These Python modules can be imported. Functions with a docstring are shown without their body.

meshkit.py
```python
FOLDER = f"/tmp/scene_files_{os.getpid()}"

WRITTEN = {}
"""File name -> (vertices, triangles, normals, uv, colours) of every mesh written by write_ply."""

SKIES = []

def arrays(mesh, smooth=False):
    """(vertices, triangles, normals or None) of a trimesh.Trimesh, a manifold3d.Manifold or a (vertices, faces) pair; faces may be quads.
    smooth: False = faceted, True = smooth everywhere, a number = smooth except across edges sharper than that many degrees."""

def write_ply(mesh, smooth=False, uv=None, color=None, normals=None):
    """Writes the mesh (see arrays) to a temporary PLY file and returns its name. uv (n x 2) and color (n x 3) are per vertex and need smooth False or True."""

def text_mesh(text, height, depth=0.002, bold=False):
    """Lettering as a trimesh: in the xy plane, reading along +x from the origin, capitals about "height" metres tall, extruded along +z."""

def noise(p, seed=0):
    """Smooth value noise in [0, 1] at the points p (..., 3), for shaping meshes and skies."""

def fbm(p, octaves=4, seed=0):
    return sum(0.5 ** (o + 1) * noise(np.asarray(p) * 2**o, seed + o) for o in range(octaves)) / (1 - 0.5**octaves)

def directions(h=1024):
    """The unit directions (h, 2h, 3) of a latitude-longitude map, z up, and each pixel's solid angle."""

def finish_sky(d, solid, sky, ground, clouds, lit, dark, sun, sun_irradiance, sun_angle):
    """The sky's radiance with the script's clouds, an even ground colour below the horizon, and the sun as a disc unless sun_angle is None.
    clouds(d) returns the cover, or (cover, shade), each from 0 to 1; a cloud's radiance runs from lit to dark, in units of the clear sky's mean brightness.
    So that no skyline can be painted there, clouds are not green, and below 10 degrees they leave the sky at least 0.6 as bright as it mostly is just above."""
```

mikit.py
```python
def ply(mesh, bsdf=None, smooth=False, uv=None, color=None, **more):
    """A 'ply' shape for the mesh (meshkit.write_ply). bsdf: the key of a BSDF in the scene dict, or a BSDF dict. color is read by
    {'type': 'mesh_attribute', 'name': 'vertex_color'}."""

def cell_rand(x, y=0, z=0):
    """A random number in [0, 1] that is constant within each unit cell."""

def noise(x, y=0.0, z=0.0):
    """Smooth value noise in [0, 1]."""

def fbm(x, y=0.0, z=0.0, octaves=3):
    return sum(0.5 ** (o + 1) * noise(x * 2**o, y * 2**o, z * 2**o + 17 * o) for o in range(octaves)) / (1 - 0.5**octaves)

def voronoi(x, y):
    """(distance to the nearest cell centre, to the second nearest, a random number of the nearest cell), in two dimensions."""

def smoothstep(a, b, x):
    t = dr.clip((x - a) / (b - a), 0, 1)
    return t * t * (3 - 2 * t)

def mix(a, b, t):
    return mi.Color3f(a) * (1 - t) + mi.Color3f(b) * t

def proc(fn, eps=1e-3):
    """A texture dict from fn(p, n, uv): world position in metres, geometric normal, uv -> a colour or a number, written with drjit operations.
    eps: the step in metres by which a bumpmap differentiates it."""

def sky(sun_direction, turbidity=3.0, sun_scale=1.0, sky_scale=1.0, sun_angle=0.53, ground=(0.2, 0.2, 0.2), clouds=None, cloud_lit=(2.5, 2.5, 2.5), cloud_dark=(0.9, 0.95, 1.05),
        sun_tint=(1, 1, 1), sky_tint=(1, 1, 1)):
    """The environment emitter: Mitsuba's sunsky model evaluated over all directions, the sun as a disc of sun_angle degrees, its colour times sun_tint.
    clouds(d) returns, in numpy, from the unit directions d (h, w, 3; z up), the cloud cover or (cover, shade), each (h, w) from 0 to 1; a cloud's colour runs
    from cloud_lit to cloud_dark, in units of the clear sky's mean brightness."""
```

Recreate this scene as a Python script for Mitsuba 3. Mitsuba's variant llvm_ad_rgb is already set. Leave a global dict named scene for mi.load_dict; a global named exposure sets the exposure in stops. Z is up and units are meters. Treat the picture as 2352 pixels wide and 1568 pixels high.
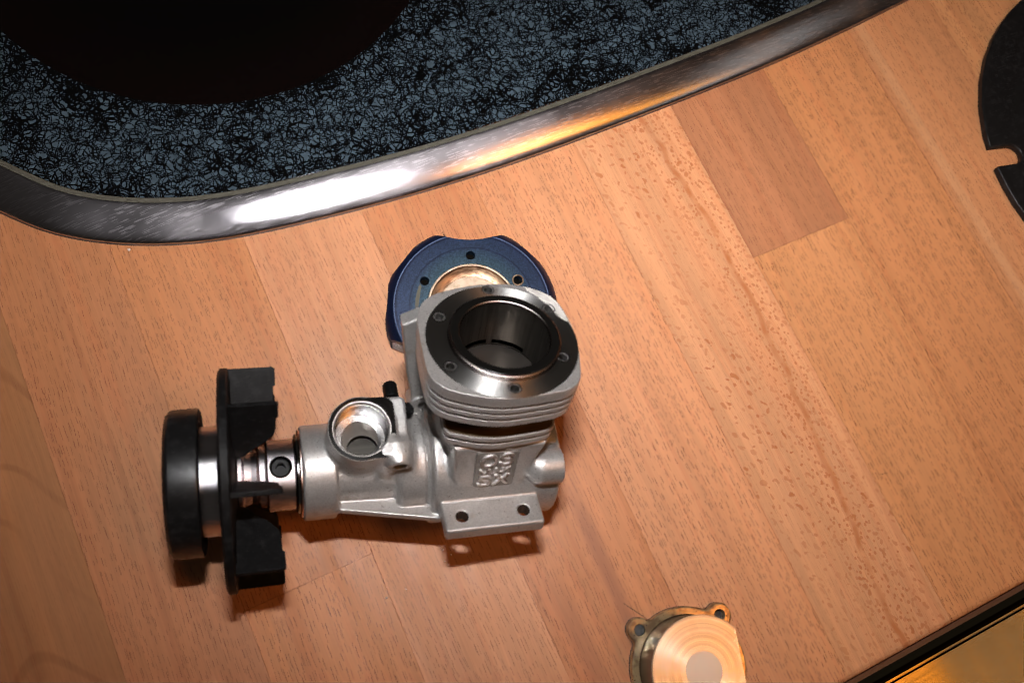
import math, random
import numpy as np, shapely, trimesh, manifold3d as m3, drjit as dr, mitsuba as mi, mikit, meshkit
from mikit import noise, fbm, voronoi, cell_rand, smoothstep, mix, proc
from shapely.geometry import Polygon, Point, LineString, box as sbox
from shapely.ops import unary_union
from scipy.interpolate import CubicSpline, splprep

T = mi.ScalarTransform4f
rng = np.random.default_rng(7)
random.seed(7)
scene, labels = {}, {}

# ------------------------------------------------------------------ camera, light, exposure
CAM = np.array([0.0, 0.0, 0.282])
R_CAM = np.array([0.9013945, -0.4160226, 0.1200545])
U_CAM = np.array([0.3709466, 0.8849621, 0.2814975])
B_CAM = np.array([-0.223353, -0.2092064, 0.9520221])
scene['camera'] = {'type': 'thinlens', 'fov': 2 * math.degrees(math.atan(1176 / 2050)), 'fov_axis': 'x', 'aperture_radius': 0.0011,
                   'focus_distance': 0.288, 'near_clip': 0.01, 'far_clip': 50.0,
                   'to_world': T().look_at(origin=CAM.tolist(), target=(CAM - B_CAM).tolist(), up=U_CAM.tolist())}
exposure = 0.0
FLASH = CAM + 0.079 * U_CAM + 0.03 * B_CAM + 0.002 * R_CAM
FLASH_RADIANCE = (1110, 1105, 1110)
FM = T().look_at(origin=FLASH.tolist(), target=(FLASH - B_CAM + 0.17 * R_CAM - 0.07 * U_CAM).tolist(), up=U_CAM.tolist())
scene['camera_flash__tube'] = {'type': 'rectangle', 'to_world': FM @ T().scale([0.019, 0.0075, 1]), 'emitter': {'type': 'area', 'radiance': {'type': 'rgb', 'value': FLASH_RADIANCE}}}
labels['camera_flash'] = {'label': 'small recessed rectangular flash of the camera above the worktop', 'category': 'flash'}
LAMP_AT = np.array([0.47, -0.30, 1.12])
scene['ceiling_lamp'] = {'type': 'sphere', 'center': LAMP_AT.tolist(), 'radius': 0.11, 'emitter': {'type': 'area', 'radiance': {'type': 'rgb', 'value': (15.5, 5.3, 0.75)}}}
labels['ceiling_lamp'] = {'label': 'big warm tungsten globe lamp hanging over the kitchen worktop', 'category': 'lamp'}
scene['tube_lamp'] = {'type': 'cylinder', 'p0': [1.12, -1.35, 1.25], 'p1': [1.12, -0.05, 1.25], 'radius': 0.018, 'emitter': {'type': 'area', 'radiance': {'type': 'rgb', 'value': (3.2, 3.4, 3.2)}}}
labels['tube_lamp'] = {'label': 'thin white fluorescent tube lamp beside the warm globe lamp', 'category': 'lamp'}
scene['ceiling_lamp_001'] = {'type': 'sphere', 'center': [0.83, -0.53, 1.28], 'radius': 0.17, 'emitter': {'type': 'area', 'radiance': {'type': 'rgb', 'value': (2.6, 1.0, 0.10)}}}  # unseen globe, added so the steel door reflects gold
labels['ceiling_lamp_001'] = {'label': 'dim amber globe added out of view to give the steel door a gold reflection', 'category': 'lamp'}
scene['room_glow'] = {'type': 'constant', 'radiance': {'type': 'rgb', 'value': (0.026, 0.023, 0.020)}}


# ------------------------------------------------------------------ helpers
def tag(key, label=None, category=None, group=None, kind=None):
    d = labels.setdefault(key, {})
    for k, x in (('label', label), ('category', category), ('group', group), ('kind', kind)):
        if x: d[k] = x


def numbered(key):
    if key not in scene and not any(k.startswith(key + '__') for k in scene): return key
    i = 1
    while f'{key}_{i:03d}' in scene or any(k.startswith(f'{key}_{i:03d}__') for k in scene): i += 1
    return f'{key}_{i:03d}'


def put(name, mesh, bsdf, parent=None, smooth=35, label=None, xf=None, **kw):
    key = numbered((parent + '__' if parent else '') + name)
    more = {'to_world': xf} if xf is not None else {}
    scene[key] = mikit.ply(mesh, bsdf, smooth=smooth, **kw, **more)
    if label: tag(key, label)
    return key


def put_normals(name, v, f, n, bsdf, parent, xf, label=None):
    key = numbered(parent + '__' + name)
    path = meshkit.write_ply(trimesh.Trimesh(v, f, process=False), normals=n)
    scene[key] = {'type': 'ply', 'filename': path, 'face_normals': False, 'bsdf': {'type': 'ref', 'id': bsdf}, 'to_world': xf}
    if label: tag(key, label)
    return key


def rgb(r, g, b): return {'type': 'rgb', 'value': [r, g, b]}


def mfold(mesh):
    return m3.Manifold(m3.Mesh(np.asarray(mesh.vertices, np.float32), np.asarray(mesh.faces, np.uint32)))


def tri(man):
    m = man.to_mesh()
    return trimesh.Trimesh(np.array(m.vert_properties[:, :3]), np.array(m.tri_verts), process=True)


def lathe(profile, n=96, axis='z', closed=False, a0=0.0, a1=2 * math.pi):
    """profile: rows (along the axis, radius); the surface of revolution."""
    pr = np.asarray(profile, float)
    t = np.linspace(a0, a1, n, endpoint=abs(a1 - a0) < 6.28)
    full = abs(a1 - a0) >= 6.28
    k = len(pr)
    r, h = pr[:, 1][None], pr[:, 0][None]
    c, s = np.cos(t)[:, None], np.sin(t)[:, None]
    P = np.stack([r * c, r * s, h + 0 * c], -1) if axis == 'z' else np.stack([h + 0 * c, r * c, r * s], -1)
    v = P.reshape(-1, 3)
    f = []
    for i in range(n if full else n - 1):
        j = (i + 1) % n
        for a in range(k if closed else k - 1):
            b = (a + 1) % k
            f += [[i * k + a, j * k + a, j * k + b], [i * k + a, j * k + b, i * k + b]]
    m = trimesh.Trimesh(v, np.array(f), process=False)
    if closed or (pr[0, 1] < 1e-9 and pr[-1, 1] < 1e-9):
        m.merge_vertices(); m.update_faces(m.nondegenerate_faces())
        if m.volume < 0: m.invert()
    return m


def smooth_loop(pts, n=200):
    """A smooth closed curve through the points."""
    p = np.asarray(pts, float)
    q = np.vstack([p, p[:1]])
    s = np.r_[0, np.cumsum(np.linalg.norm(np.diff(q, axis=0), axis=1))]
    return CubicSpline(s, q, bc_type='periodic')(np.linspace(0, s[-1], n, endpoint=False))


def loop_offset(L, d):
    """The closed curve moved inward (to its left when counter-clockwise) by d."""
    t = np.roll(L, -1, 0) - np.roll(L, 1, 0)
    t /= np.linalg.norm(t, axis=1, keepdims=True)
    return L + d * np.stack([-t[:, 1], t[:, 0]], 1)


def loft(loops):
    """loops: list of (n, 3) closed curves joined one to the next."""
    k, n = len(loops), len(loops[0])
    v = np.vstack(loops)
    i = np.arange(n); j = (i + 1) % n
    f = []
    for a in range(k - 1):
        f += [np.stack([a * n + i, a * n + j, (a + 1) * n + j], 1), np.stack([a * n + i, (a + 1) * n + j, (a + 1) * n + i], 1)]
    return trimesh.Trimesh(v, np.vstack(f), process=False)


def extrude(poly, h, z0=0.0):
    m = trimesh.util.concatenate([trimesh.creation.extrude_polygon(g, h, engine='earcut') for g in getattr(poly, 'geoms', [poly])])
    m.apply_translation([0, 0, z0])
    return m


def bevel_slab(poly, h, b=0.3, z0=0.0, steps=3):
    """An extruded outline with its two rims rounded by b."""
    from scipy.spatial import cKDTree
    size = math.sqrt(poly.area)
    for tol in (0, 1e-4, 3e-4, 6e-4, 1e-3, 2e-3):
        c = np.asarray(poly.simplify(tol * size).exterior.coords)[:-1]
        if Polygon(c).exterior.is_ccw is False: c = c[::-1]
        prof = [(b * (1 - math.cos(math.pi / 2 * i / steps)), b * (1 - math.sin(math.pi / 2 * i / steps))) for i in range(steps + 1)]
        lv = prof + [(h - z, ins) for z, ins in reversed(prof)]
        loops = [np.c_[loop_offset(c, ins), np.full(len(c), z0 + z)] for z, ins in lv]
        m = loft(loops)
        n, caps = len(c), []
        for L, down in ((loops[0], True), (loops[-1], False)):
            vv, ff = trimesh.creation.triangulate_polygon(Polygon(L[:, :2]), engine='earcut')
            g = (cKDTree(L[:, :2]).query(vv)[1] + (0 if down else (len(loops) - 1) * n))[ff]
            a = m.vertices[g]
            up = np.cross(a[:, 1] - a[:, 0], a[:, 2] - a[:, 0])[:, 2] > 0
            caps.append(np.where((up == down)[:, None], g[:, ::-1], g))
        m = trimesh.Trimesh(m.vertices, np.vstack([m.faces] + caps), process=True)
        m.update_faces(m.nondegenerate_faces())
        if m.is_watertight: break
    return m


# ------------------------------------------------------------------ signed distance modelling (castings)
def smin(a, b, k):
    h = np.maximum(k - np.abs(a - b), 0) / k
    return np.minimum(a, b) - h * h * k * 0.25


def smax(a, b, k): return -smin(-a, -b, k)


def sd_cyl(p, axis, c, r, lo, hi, rd=0.3):
    o = [i for i in range(3) if i != axis]
    d = np.sqrt((p[..., o[0]] - c[0]) ** 2 + (p[..., o[1]] - c[1]) ** 2) - r + rd
    e = np.abs(p[..., axis] - (lo + hi) / 2) - (hi - lo) / 2 + rd
    return np.minimum(np.maximum(d, e), 0) + np.sqrt(np.maximum(d, 0) ** 2 + np.maximum(e, 0) ** 2) - rd


def sd_cone_x(p, x0, r0, x1, r1):
    t = np.clip((p[..., 0] - x0) / (x1 - x0), 0, 1)
    d = np.hypot(p[..., 1], p[..., 2]) - (r0 + (r1 - r0) * t)
    return np.maximum(d, np.maximum(x0 - p[..., 0], p[..., 0] - x1))


def sd_box(p, lo, hi, rd=0.5):
    lo, hi = np.array(lo, float), np.array(hi, float)
    q = np.abs(p - (lo + hi) / 2) - (hi - lo) / 2 + rd
    return np.minimum(q.max(-1), 0) + np.linalg.norm(np.maximum(q, 0), axis=-1) - rd


def sd_poly(x, y, V):
    """Signed distance in the plane to a polygon."""
    V = np.asarray(V, float)
    d = np.full(x.shape, 1e9); s = np.ones(x.shape)
    for i in range(len(V)):
        a, b = V[i], V[i - 1]
        ex, ey = b - a
        wx, wy = x - a[0], y - a[1]
        t = np.clip((wx * ex + wy * ey) / (ex * ex + ey * ey), 0, 1)
        d = np.minimum(d, (wx - ex * t) ** 2 + (wy - ey * t) ** 2)
        c1, c2, c3 = y >= a[1], y < b[1], ex * wy > ey * wx
        s = np.where((c1 & c2 & c3) | (~c1 & ~c2 & ~c3), -s, s)
    return s * np.sqrt(d)


def extr(d2, e, lo, hi, rd=0.5):
    d = d2 + rd
    w = np.abs(e - (lo + hi) / 2) - (hi - lo) / 2 + rd
    return np.minimum(np.maximum(d, w), 0) + np.sqrt(np.maximum(d, 0) ** 2 + np.maximum(w, 0) ** 2) - rd


def surface_net(f, lo, hi, h):
    ax = [np.arange(a, b + h, h) for a, b in zip(lo, hi)]
    n = [len(a) for a in ax]
    G = np.empty(n, np.float32)
    for i in range(0, n[0], 24):
        P = np.stack(np.meshgrid(ax[0][i:i + 24], ax[1], ax[2], indexing='ij'), -1)
        G[i:i + 24] = f(P)
    S = G < 0
    c = [k - 1 for k in n]
    cnt = np.zeros(c, np.uint8)
    for o in np.ndindex(2, 2, 2): cnt += S[o[0]:o[0] + c[0], o[1]:o[1] + c[1], o[2]:o[2] + c[2]]
    cells = np.argwhere((cnt > 0) & (cnt < 8))
    index = -np.ones(c, np.int64)
    index[tuple(cells.T)] = np.arange(len(cells))
    acc, num = np.zeros((len(cells), 3)), np.zeros((len(cells), 1))
    corner = list(np.ndindex(2, 2, 2))
    for a in range(8):
        for b in range(a + 1, 8):
            A, B = np.array(corner[a]), np.array(corner[b])
            if abs(A - B).sum() != 1: continue
            ga, gb = G[tuple((cells + A).T)], G[tuple((cells + B).T)]
            x = (ga < 0) != (gb < 0)
            t = np.where(x, ga / np.where(x, ga - gb, 1), 0)
            acc += np.where(x[:, None], A + (B - A) * t[:, None], 0); num += x[:, None]
    v = np.array(lo) + (cells + acc / num) * h
    faces = []
    for k in range(3):
        u, w = (k + 1) % 3, (k + 2) % 3
        a = [slice(None)] * 3; b = [slice(None)] * 3
        a[k], b[k] = slice(0, -1), slice(1, None)
        s0, s1 = S[tuple(a)], S[tuple(b)]
        E = np.argwhere(s0 != s1)
        E = E[(E[:, u] > 0) & (E[:, w] > 0) & (E[:, u] < n[u] - 1) & (E[:, w] < n[w] - 1)]
        q = []
        for du, dw in ((-1, -1), (0, -1), (0, 0), (-1, 0)):
            I = E.copy(); I[:, u] += du; I[:, w] += dw
            q.append(index[tuple(I.T)])
        q = np.stack(q, 1)
        inside = S[tuple(E.T)]
        q = np.where(inside[:, None], q, q[:, ::-1])
        faces.append(q)
    q = np.vstack(faces)
    q = q[(q >= 0).all(1)]

    def grad(v, e=0.04):
        return np.stack([f(v + e * np.eye(3)[i]) - f(v - e * np.eye(3)[i]) for i in range(3)], -1) / (2 * e)
    for _ in range(3):
        g = grad(v)
        st = -(f(v) / np.maximum((g * g).sum(-1), 0.2))[:, None] * g
        L = np.linalg.norm(st, axis=1, keepdims=True)
        v = v + st * np.minimum(1, 0.3 * h / np.maximum(L, 1e-9))
    g = grad(v)
    nrm = g / np.maximum(np.linalg.norm(g, axis=1, keepdims=True), 1e-9)
    f3 = np.vstack([q[:, [0, 1, 2]], q[:, [0, 2, 3]]])
    fn = np.cross(v[f3[:, 1]] - v[f3[:, 0]], v[f3[:, 2]] - v[f3[:, 0]])
    if ((fn * nrm[f3[:, 0]]).sum(1) > 0).mean() < 0.5: f3 = f3[:, ::-1]
    return v, f3, nrm


# ------------------------------------------------------------------ materials
STAVES = [  # x from, x to (m), list of end joints (y), per piece: base colour
    (-0.2380, -0.1980, []), (-0.1980, -0.1580, [0.12]), (-0.1580, -0.1180, []), (-0.1180, -0.0780, []), (-0.0780, -0.0416, []), (-0.0416, -0.0015, [0.0175]), (-0.0015, 0.0380, []),
    (0.0380, 0.0780, []), (0.0780, 0.1180, []), (0.1180, 0.1585, []), (0.1585, 0.1997, [0.0567]), (0.1997, 0.2410, []), (0.2410, 0.2810, [0.22]),
    (0.2810, 0.3210, [-0.01]), (0.3210, 0.3610, []), (0.3610, 0.4010, []), (0.4010, 0.4410, [])]
# base colours of the pieces, in order
TONES = [(.56, .35, .20), (.60, .37, .21), (.57, .34, .20), (.56, .34, .20), (.42, .25, .135), (.525, .295, .17), (.615, .345, .185), (.57, .315, .17), (.625, .385, .25), (.555, .305, .17), (.625, .375, .235), (.645, .41, .265), (.605, .355, .195), (.45, .25, .155), (.58, .33, .18), (.57, .34, .20), (.58, .35, .21), (.56, .36, .22), (.60, .38, .22), (.58, .36, .21), (.6, .36, .2), (.58, .35, .2)]


def wood(p, n, uv):
    k = dr.floor(uv.x)
    X, Y = p.x * 1000, p.y * 1000
    col = mi.Color3f(0)
    for i, t in enumerate(TONES):
        col = dr.select(dr.abs(k - i) < 0.5, mi.Color3f(*t), col)
    o = k * 37.7
    is_cath, is_spot, is_dark, is_purple = [dr.select(dr.abs(k - i) < 0.5, 1.0, 0.0) for i in (4, 11, 12, 9)]
    wob = (noise(X * 0.05 + o, Y * 0.012) - 0.5) * 5
    Xw = X + wob
    # broad bands along the stave, finer streaks, very fine fibre
    band = noise(Xw * 0.17 + o, Y * 0.004 + o) - 0.5
    streak = fbm(Xw * 0.75 + o, Y * 0.009 + o, octaves=3) - 0.5
    fibre = noise(Xw * 4.5 + o, Y * 0.11) - 0.5
    col = col * mi.Color3f(.855, .62, .455) * (1 + 0.16 * band + 0.17 * streak + 0.12 * fibre)
    red = smoothstep(0.54, 0.75, fbm(Xw * 0.42 + o + 9, Y * 0.006 + o, octaves=2))
    col = mix(col, col * mi.Color3f(0.93, 0.80, 0.74), red * 0.5)
    # short dark flecks of beech: two layers
    flk = mi.Float(0)
    for (sx, sy, shear, thr, seed) in ((1.25, 6.2, 0.03, 0.40, 3.0), (1.05, 4.2, 0.045, 0.50, 11.0)):
        u = (X + shear * Y * (1 - 2 * cell_rand(k, 5)) + 0.5 * (noise(X * 0.2, Y * 0.12 + o) - 0.5)) / sx + o
        c = dr.floor(u)
        w = Y / (sy * (0.62 + 0.6 * cell_rand(k, 41))) + 9 * cell_rand(c, seed) + seed
        r = dr.floor(w)
        on = dr.select(cell_rand(c, r, seed) > thr, 1.0, 0.0)
        fx, fy = u - c, w - r
        cx = 0.3 + 0.4 * cell_rand(c, r, seed + 1)
        ln = 0.20 + 0.28 * cell_rand(c, r, seed + 2)
        body = smoothstep(0.11, 0.04, dr.abs(fx - cx)) * smoothstep(ln, ln * 0.7, dr.abs(fy - 0.5))
        flk = dr.maximum(flk, on * body * (0.5 + 0.5 * cell_rand(c, r, seed + 3)))
    dens = 0.60 + 0.40 * cell_rand(k, 77)
    dens = dens * (1 - 0.75 * is_spot) * (1 - 0.85 * is_cath)
    col = mix(col, col * mi.Color3f(0.27, 0.15, 0.10), dr.clip(flk * dens, 0, 1))
    # the mottled stave: rust coloured spots and a dark wavering grain line
    d1, d2, cr = voronoi((X + 0.25 * Y) / 2.5 + 0.5 * noise(Y * 0.5, X * 0.5), Y / 3.6 + 0.6 * noise(X * 0.6, Y * 0.6 + 5))
    thin = 0.35 + 0.65 * smoothstep(0.20, 0.45, noise(X * 0.07 + 4, Y * 0.016))
    sp = smoothstep(0.12, 0.0, d1 - (0.07 + 0.16 * cr * cr)) * dr.select(cr > 0.25, 1.0, 0.0) * (0.45 + 0.55 * cell_rand(dr.floor(cr * 997))) * (0.35 + 0.65 * thin)
    d3, d4, cr2 = voronoi(X / 1.5 + 70, Y / 2.0 + 31)
    near_line = smoothstep(13.0, 4.0, dr.abs(X - 147 - 4 * dr.sin(Y * 0.028)))
    sp2 = smoothstep(0.1, 0.0, d3 - (0.05 + 0.22 * cr2)) * dr.select(cr2 > 0.45, 1.0, 0.0) * near_line
    line = smoothstep(1.6, 0.3, dr.abs(X - 145.5 - 5 * dr.sin(Y * 0.023 + 0.4) - 2.2 * (noise(Y * 0.13, 3.0) - 0.5))) * (0.25 + 0.75 * noise(Y * 0.25, 8.0))
    m = is_spot * dr.clip(dr.maximum(dr.maximum(sp, sp2 * 0.8), line), 0, 1)
    col = mix(col, mi.Color3f(.38, .11, .03), m * 0.85)
    # the pale stave on the left: arches of growth rings
    arch = dr.sin((Y * 0.16 + 0.008 * dr.square(X + 95) + 5 * noise(X * 0.05, Y * 0.03)) * 1.2)
    col = mix(col, col * mi.Color3f(0.62, 0.48, 0.40), is_cath * smoothstep(0.90, 1.0, arch) * 0.55 * noise(X * 0.1, Y * 0.06))
    # purple heart streak in the stave under the engine's rear
    pu = smoothstep(3.8, 0.5, dr.abs(X - 61.5 - 0.02 * Y - 1.5 * noise(Y * 0.05, 2.0))) * smoothstep(20, -10, Y) + 0.7 * smoothstep(5, 1.0, dr.abs(X - 46)) * smoothstep(0, -30, Y)
    col = mix(col, mi.Color3f(.27, .095, .05), is_purple * dr.clip(pu, 0, 1) * 0.62)
    pale = smoothstep(2.8, 1.2, dr.abs(X - 246.5)) * dr.select(X > 241, 1.0, 0.0)
    col = mix(col, mi.Color3f(.60, .34, .18), pale * 0.3)
    return col


def wood_rough(p, n, uv):
    return 0.40 + 0.16 * noise(p.x * 300, p.y * 60) + 0.05 * noise(p.x * 2000, p.y * 150)


scene['wood'] = {'type': 'principled', 'base_color': proc(wood), 'roughness': proc(wood_rough), 'specular': 0.42}


def web(p, n, uv):
    """A tangle of thin dark threads (arcs of random circles) over blue grey."""
    X, Y = p.x * 1000, p.y * 1000
    X, Y = X + 0.9 * (noise(X * 0.6, Y * 0.6) - 0.5), Y + 0.9 * (noise(X * 0.6 + 40, Y * 0.6) - 0.5)
    dense = fbm(X * 0.11 + 3, Y * 0.11, octaves=3)
    near = smoothstep(97, 86, dr.sqrt(dr.square(X - 30.55) + dr.square(Y - 258.7)))
    wd = 0.150 + 0.42 * dr.maximum(dense - 0.44, 0) + 0.07 * near
    far = mi.Float(9)
    for i in range(6):
        c = 3.3 + 0.55 * i
        gx, gy = X / c + 0.37 * i, Y / c + 0.61 * i
        fx, fy = dr.floor(gx), dr.floor(gy)
        for a in (-1, 0, 1):
            for b in (-1, 0, 1):
                cx, cy = fx + a, fy + b
                ux, uy = (gx - cx - cell_rand(cx, cy, 7 * i + 1)) * c, (gy - cy - cell_rand(cx, cy, 7 * i + 2)) * c
                r = c * (0.22 + 0.75 * cell_rand(cx, cy, 7 * i + 3))
                half = dr.select(ux * (cell_rand(cx, cy, 7 * i + 4) - 0.5) + uy * (cell_rand(cx, cy, 7 * i + 5) - 0.5) > -0.15 * r, 0.0, 1.0)
                far = dr.minimum(far, dr.abs(dr.sqrt(ux * ux + uy * uy) - r) + half)
    ink = smoothstep(wd * 1.25, wd * 0.75, far)
    tone = 0.72 + 0.56 * noise(X * 0.7, Y * 0.7 + 9)
    return mix(mi.Color3f(.046, .067, .085) * tone, mi.Color3f(.0012, .0013, .0015), ink)


scene['printed_glass'] = {'type': 'principled', 'base_color': proc(web), 'roughness': 0.09, 'specular': 0.45}


def zone_ink(p, n, uv):
    r = dr.sqrt(dr.square(p.x * 1000 - 30.55) + dr.square(p.y * 1000 - 258.7))
    return mix(mi.Color3f(.0010, .0008, .0008), mi.Color3f(.0028, .0011, .0009), smoothstep(52, 84, r) * (0.6 + 0.4 * noise(p.x * 900, p.y * 900)))


scene['zone_glass'] = {'type': 'principled', 'base_color': proc(zone_ink), 'roughness': 0.12, 'specular': 0.4}


def scuffs(p, n, uv):
    X, Y = p.x * 1000, p.y * 1000
    return dr.clip(0.04 + 0.15 * smoothstep(0.3, 0.75, fbm(X * 0.03 + 2, Y * 0.03, octaves=4)) + 0.10 * smoothstep(0.55, 0.9, noise(X * 0.35 + Y * 0.08, Y * 4.0)), 0, 1)


def brushed(p, n, uv):
    X, Y = p.x * 1000, p.y * 1000
    return noise(X * 0.30 + 0.1 * Y, Y * 2.4) + 0.35 * noise(X * 1.6, Y * 1.6 + 4)


scene['rim_steel'] = {'type': 'bumpmap', 'arbitrary': proc(brushed, eps=1e-4), 'scale': 0.000007,
                      'bsdf': {'type': 'blendbsdf', 'weight': proc(scuffs), 'a': {'type': 'roughconductor', 'material': 'Cr', 'alpha': 0.05, 'specular_reflectance': rgb(.62, .62, .63)},
                               'b': {'type': 'roughconductor', 'material': 'Cr', 'alpha': 0.24}}}
scene['seal'] = {'type': 'principled', 'base_color': rgb(.07, .066, .05), 'roughness': 0.55, 'specular': 0.4}

# engine frame (millimetres): X along the crankshaft towards the backplate, Z up the cylinder, Y towards the exhaust
E_ROT = np.array([[0.9451847, 0.2095104, 0.2504621], [-0.2975067, 0.8686904, 0.3960641], [-0.1345945, -0.4488678, 0.8834036]])
E_POS = np.array([0.0366925, 0.0290481, 0.0207797])
M4 = np.eye(4); M4[:3, :3] = E_ROT * 0.001; M4[:3, 3] = E_POS
ENG = T(M4.tolist())


def eng(p):
    """World point -> engine millimetres, in drjit."""
    q = [(c - float(o)) * 1000 for c, o in zip((p.x, p.y, p.z), E_POS)]
    return [q[0] * float(E_ROT[0, i]) + q[1] * float(E_ROT[1, i]) + q[2] * float(E_ROT[2, i]) for i in range(3)]


def blast(p, n, uv):
    X, Y, Z = [c * 1000 for c in (p.x, p.y, p.z)]
    return noise(X * 2.0, Y * 2.0, Z * 2.0) + 0.5 * noise(X * 4.1 + 7, Y * 4.1, Z * 4.1)


def cast_col(p, n, uv):
    X, Y, Z = [c * 1000 for c in (p.x, p.y, p.z)]
    g = 0.84 + 0.16 * noise(X * 2.4, Y * 2.4, Z * 2.4) + 0.30 * noise(X * 4.2, Y * 4.2, Z * 4.2) + 0.06 * (noise(X * 0.3, Y * 0.3, Z * 0.3) - 0.5)
    st = smoothstep(0.66, 0.80, fbm(X * 0.22 + 3, Y * 0.22, Z * 0.22, octaves=3))
    sp = smoothstep(0.86, 0.93, noise(X * 1.2 + 31, Y * 1.2, Z * 1.2))
    return mix(mix(mi.Color3f(.395, .378, .365) * g, mi.Color3f(.30, .24, .18), st * 0.4), mi.Color3f(.16, .12, .10), sp * 0.55)


scene['cast_alu'] = {'type': 'bumpmap', 'arbitrary': proc(blast, eps=8e-5), 'scale': 0.00005,
                     'bsdf': {'type': 'principled', 'base_color': proc(cast_col), 'metallic': 0.70, 'roughness': 0.44, 'specular': 0.5}}
scene['fin_alu'] = {'type': 'principled', 'base_color': proc(cast_col), 'metallic': 0.65, 'roughness': 0.44, 'specular': 0.5}


def lathe_marks(p, n, uv):
    x, y, z = eng(p)
    r = dr.sqrt(x * x + y * y)
    return 0.22 + 0.10 * noise(r * 6.0) + 0.10 * noise(r * 17.0)


scene['machined_face'] = {'type': 'roughconductor', 'material': 'Al', 'alpha_u': 0.07, 'alpha_v': 0.40, 'distribution': 'ggx', 'specular_reflectance': rgb(.62, .61, .59)}


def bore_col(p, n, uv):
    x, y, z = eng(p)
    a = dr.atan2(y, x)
    return mi.Color3f(.034, .031, .027) * (0.65 + 0.6 * noise(a * 34, z * 0.10) + 0.35 * noise(a * 90 + 5, z * 0.2))


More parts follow.
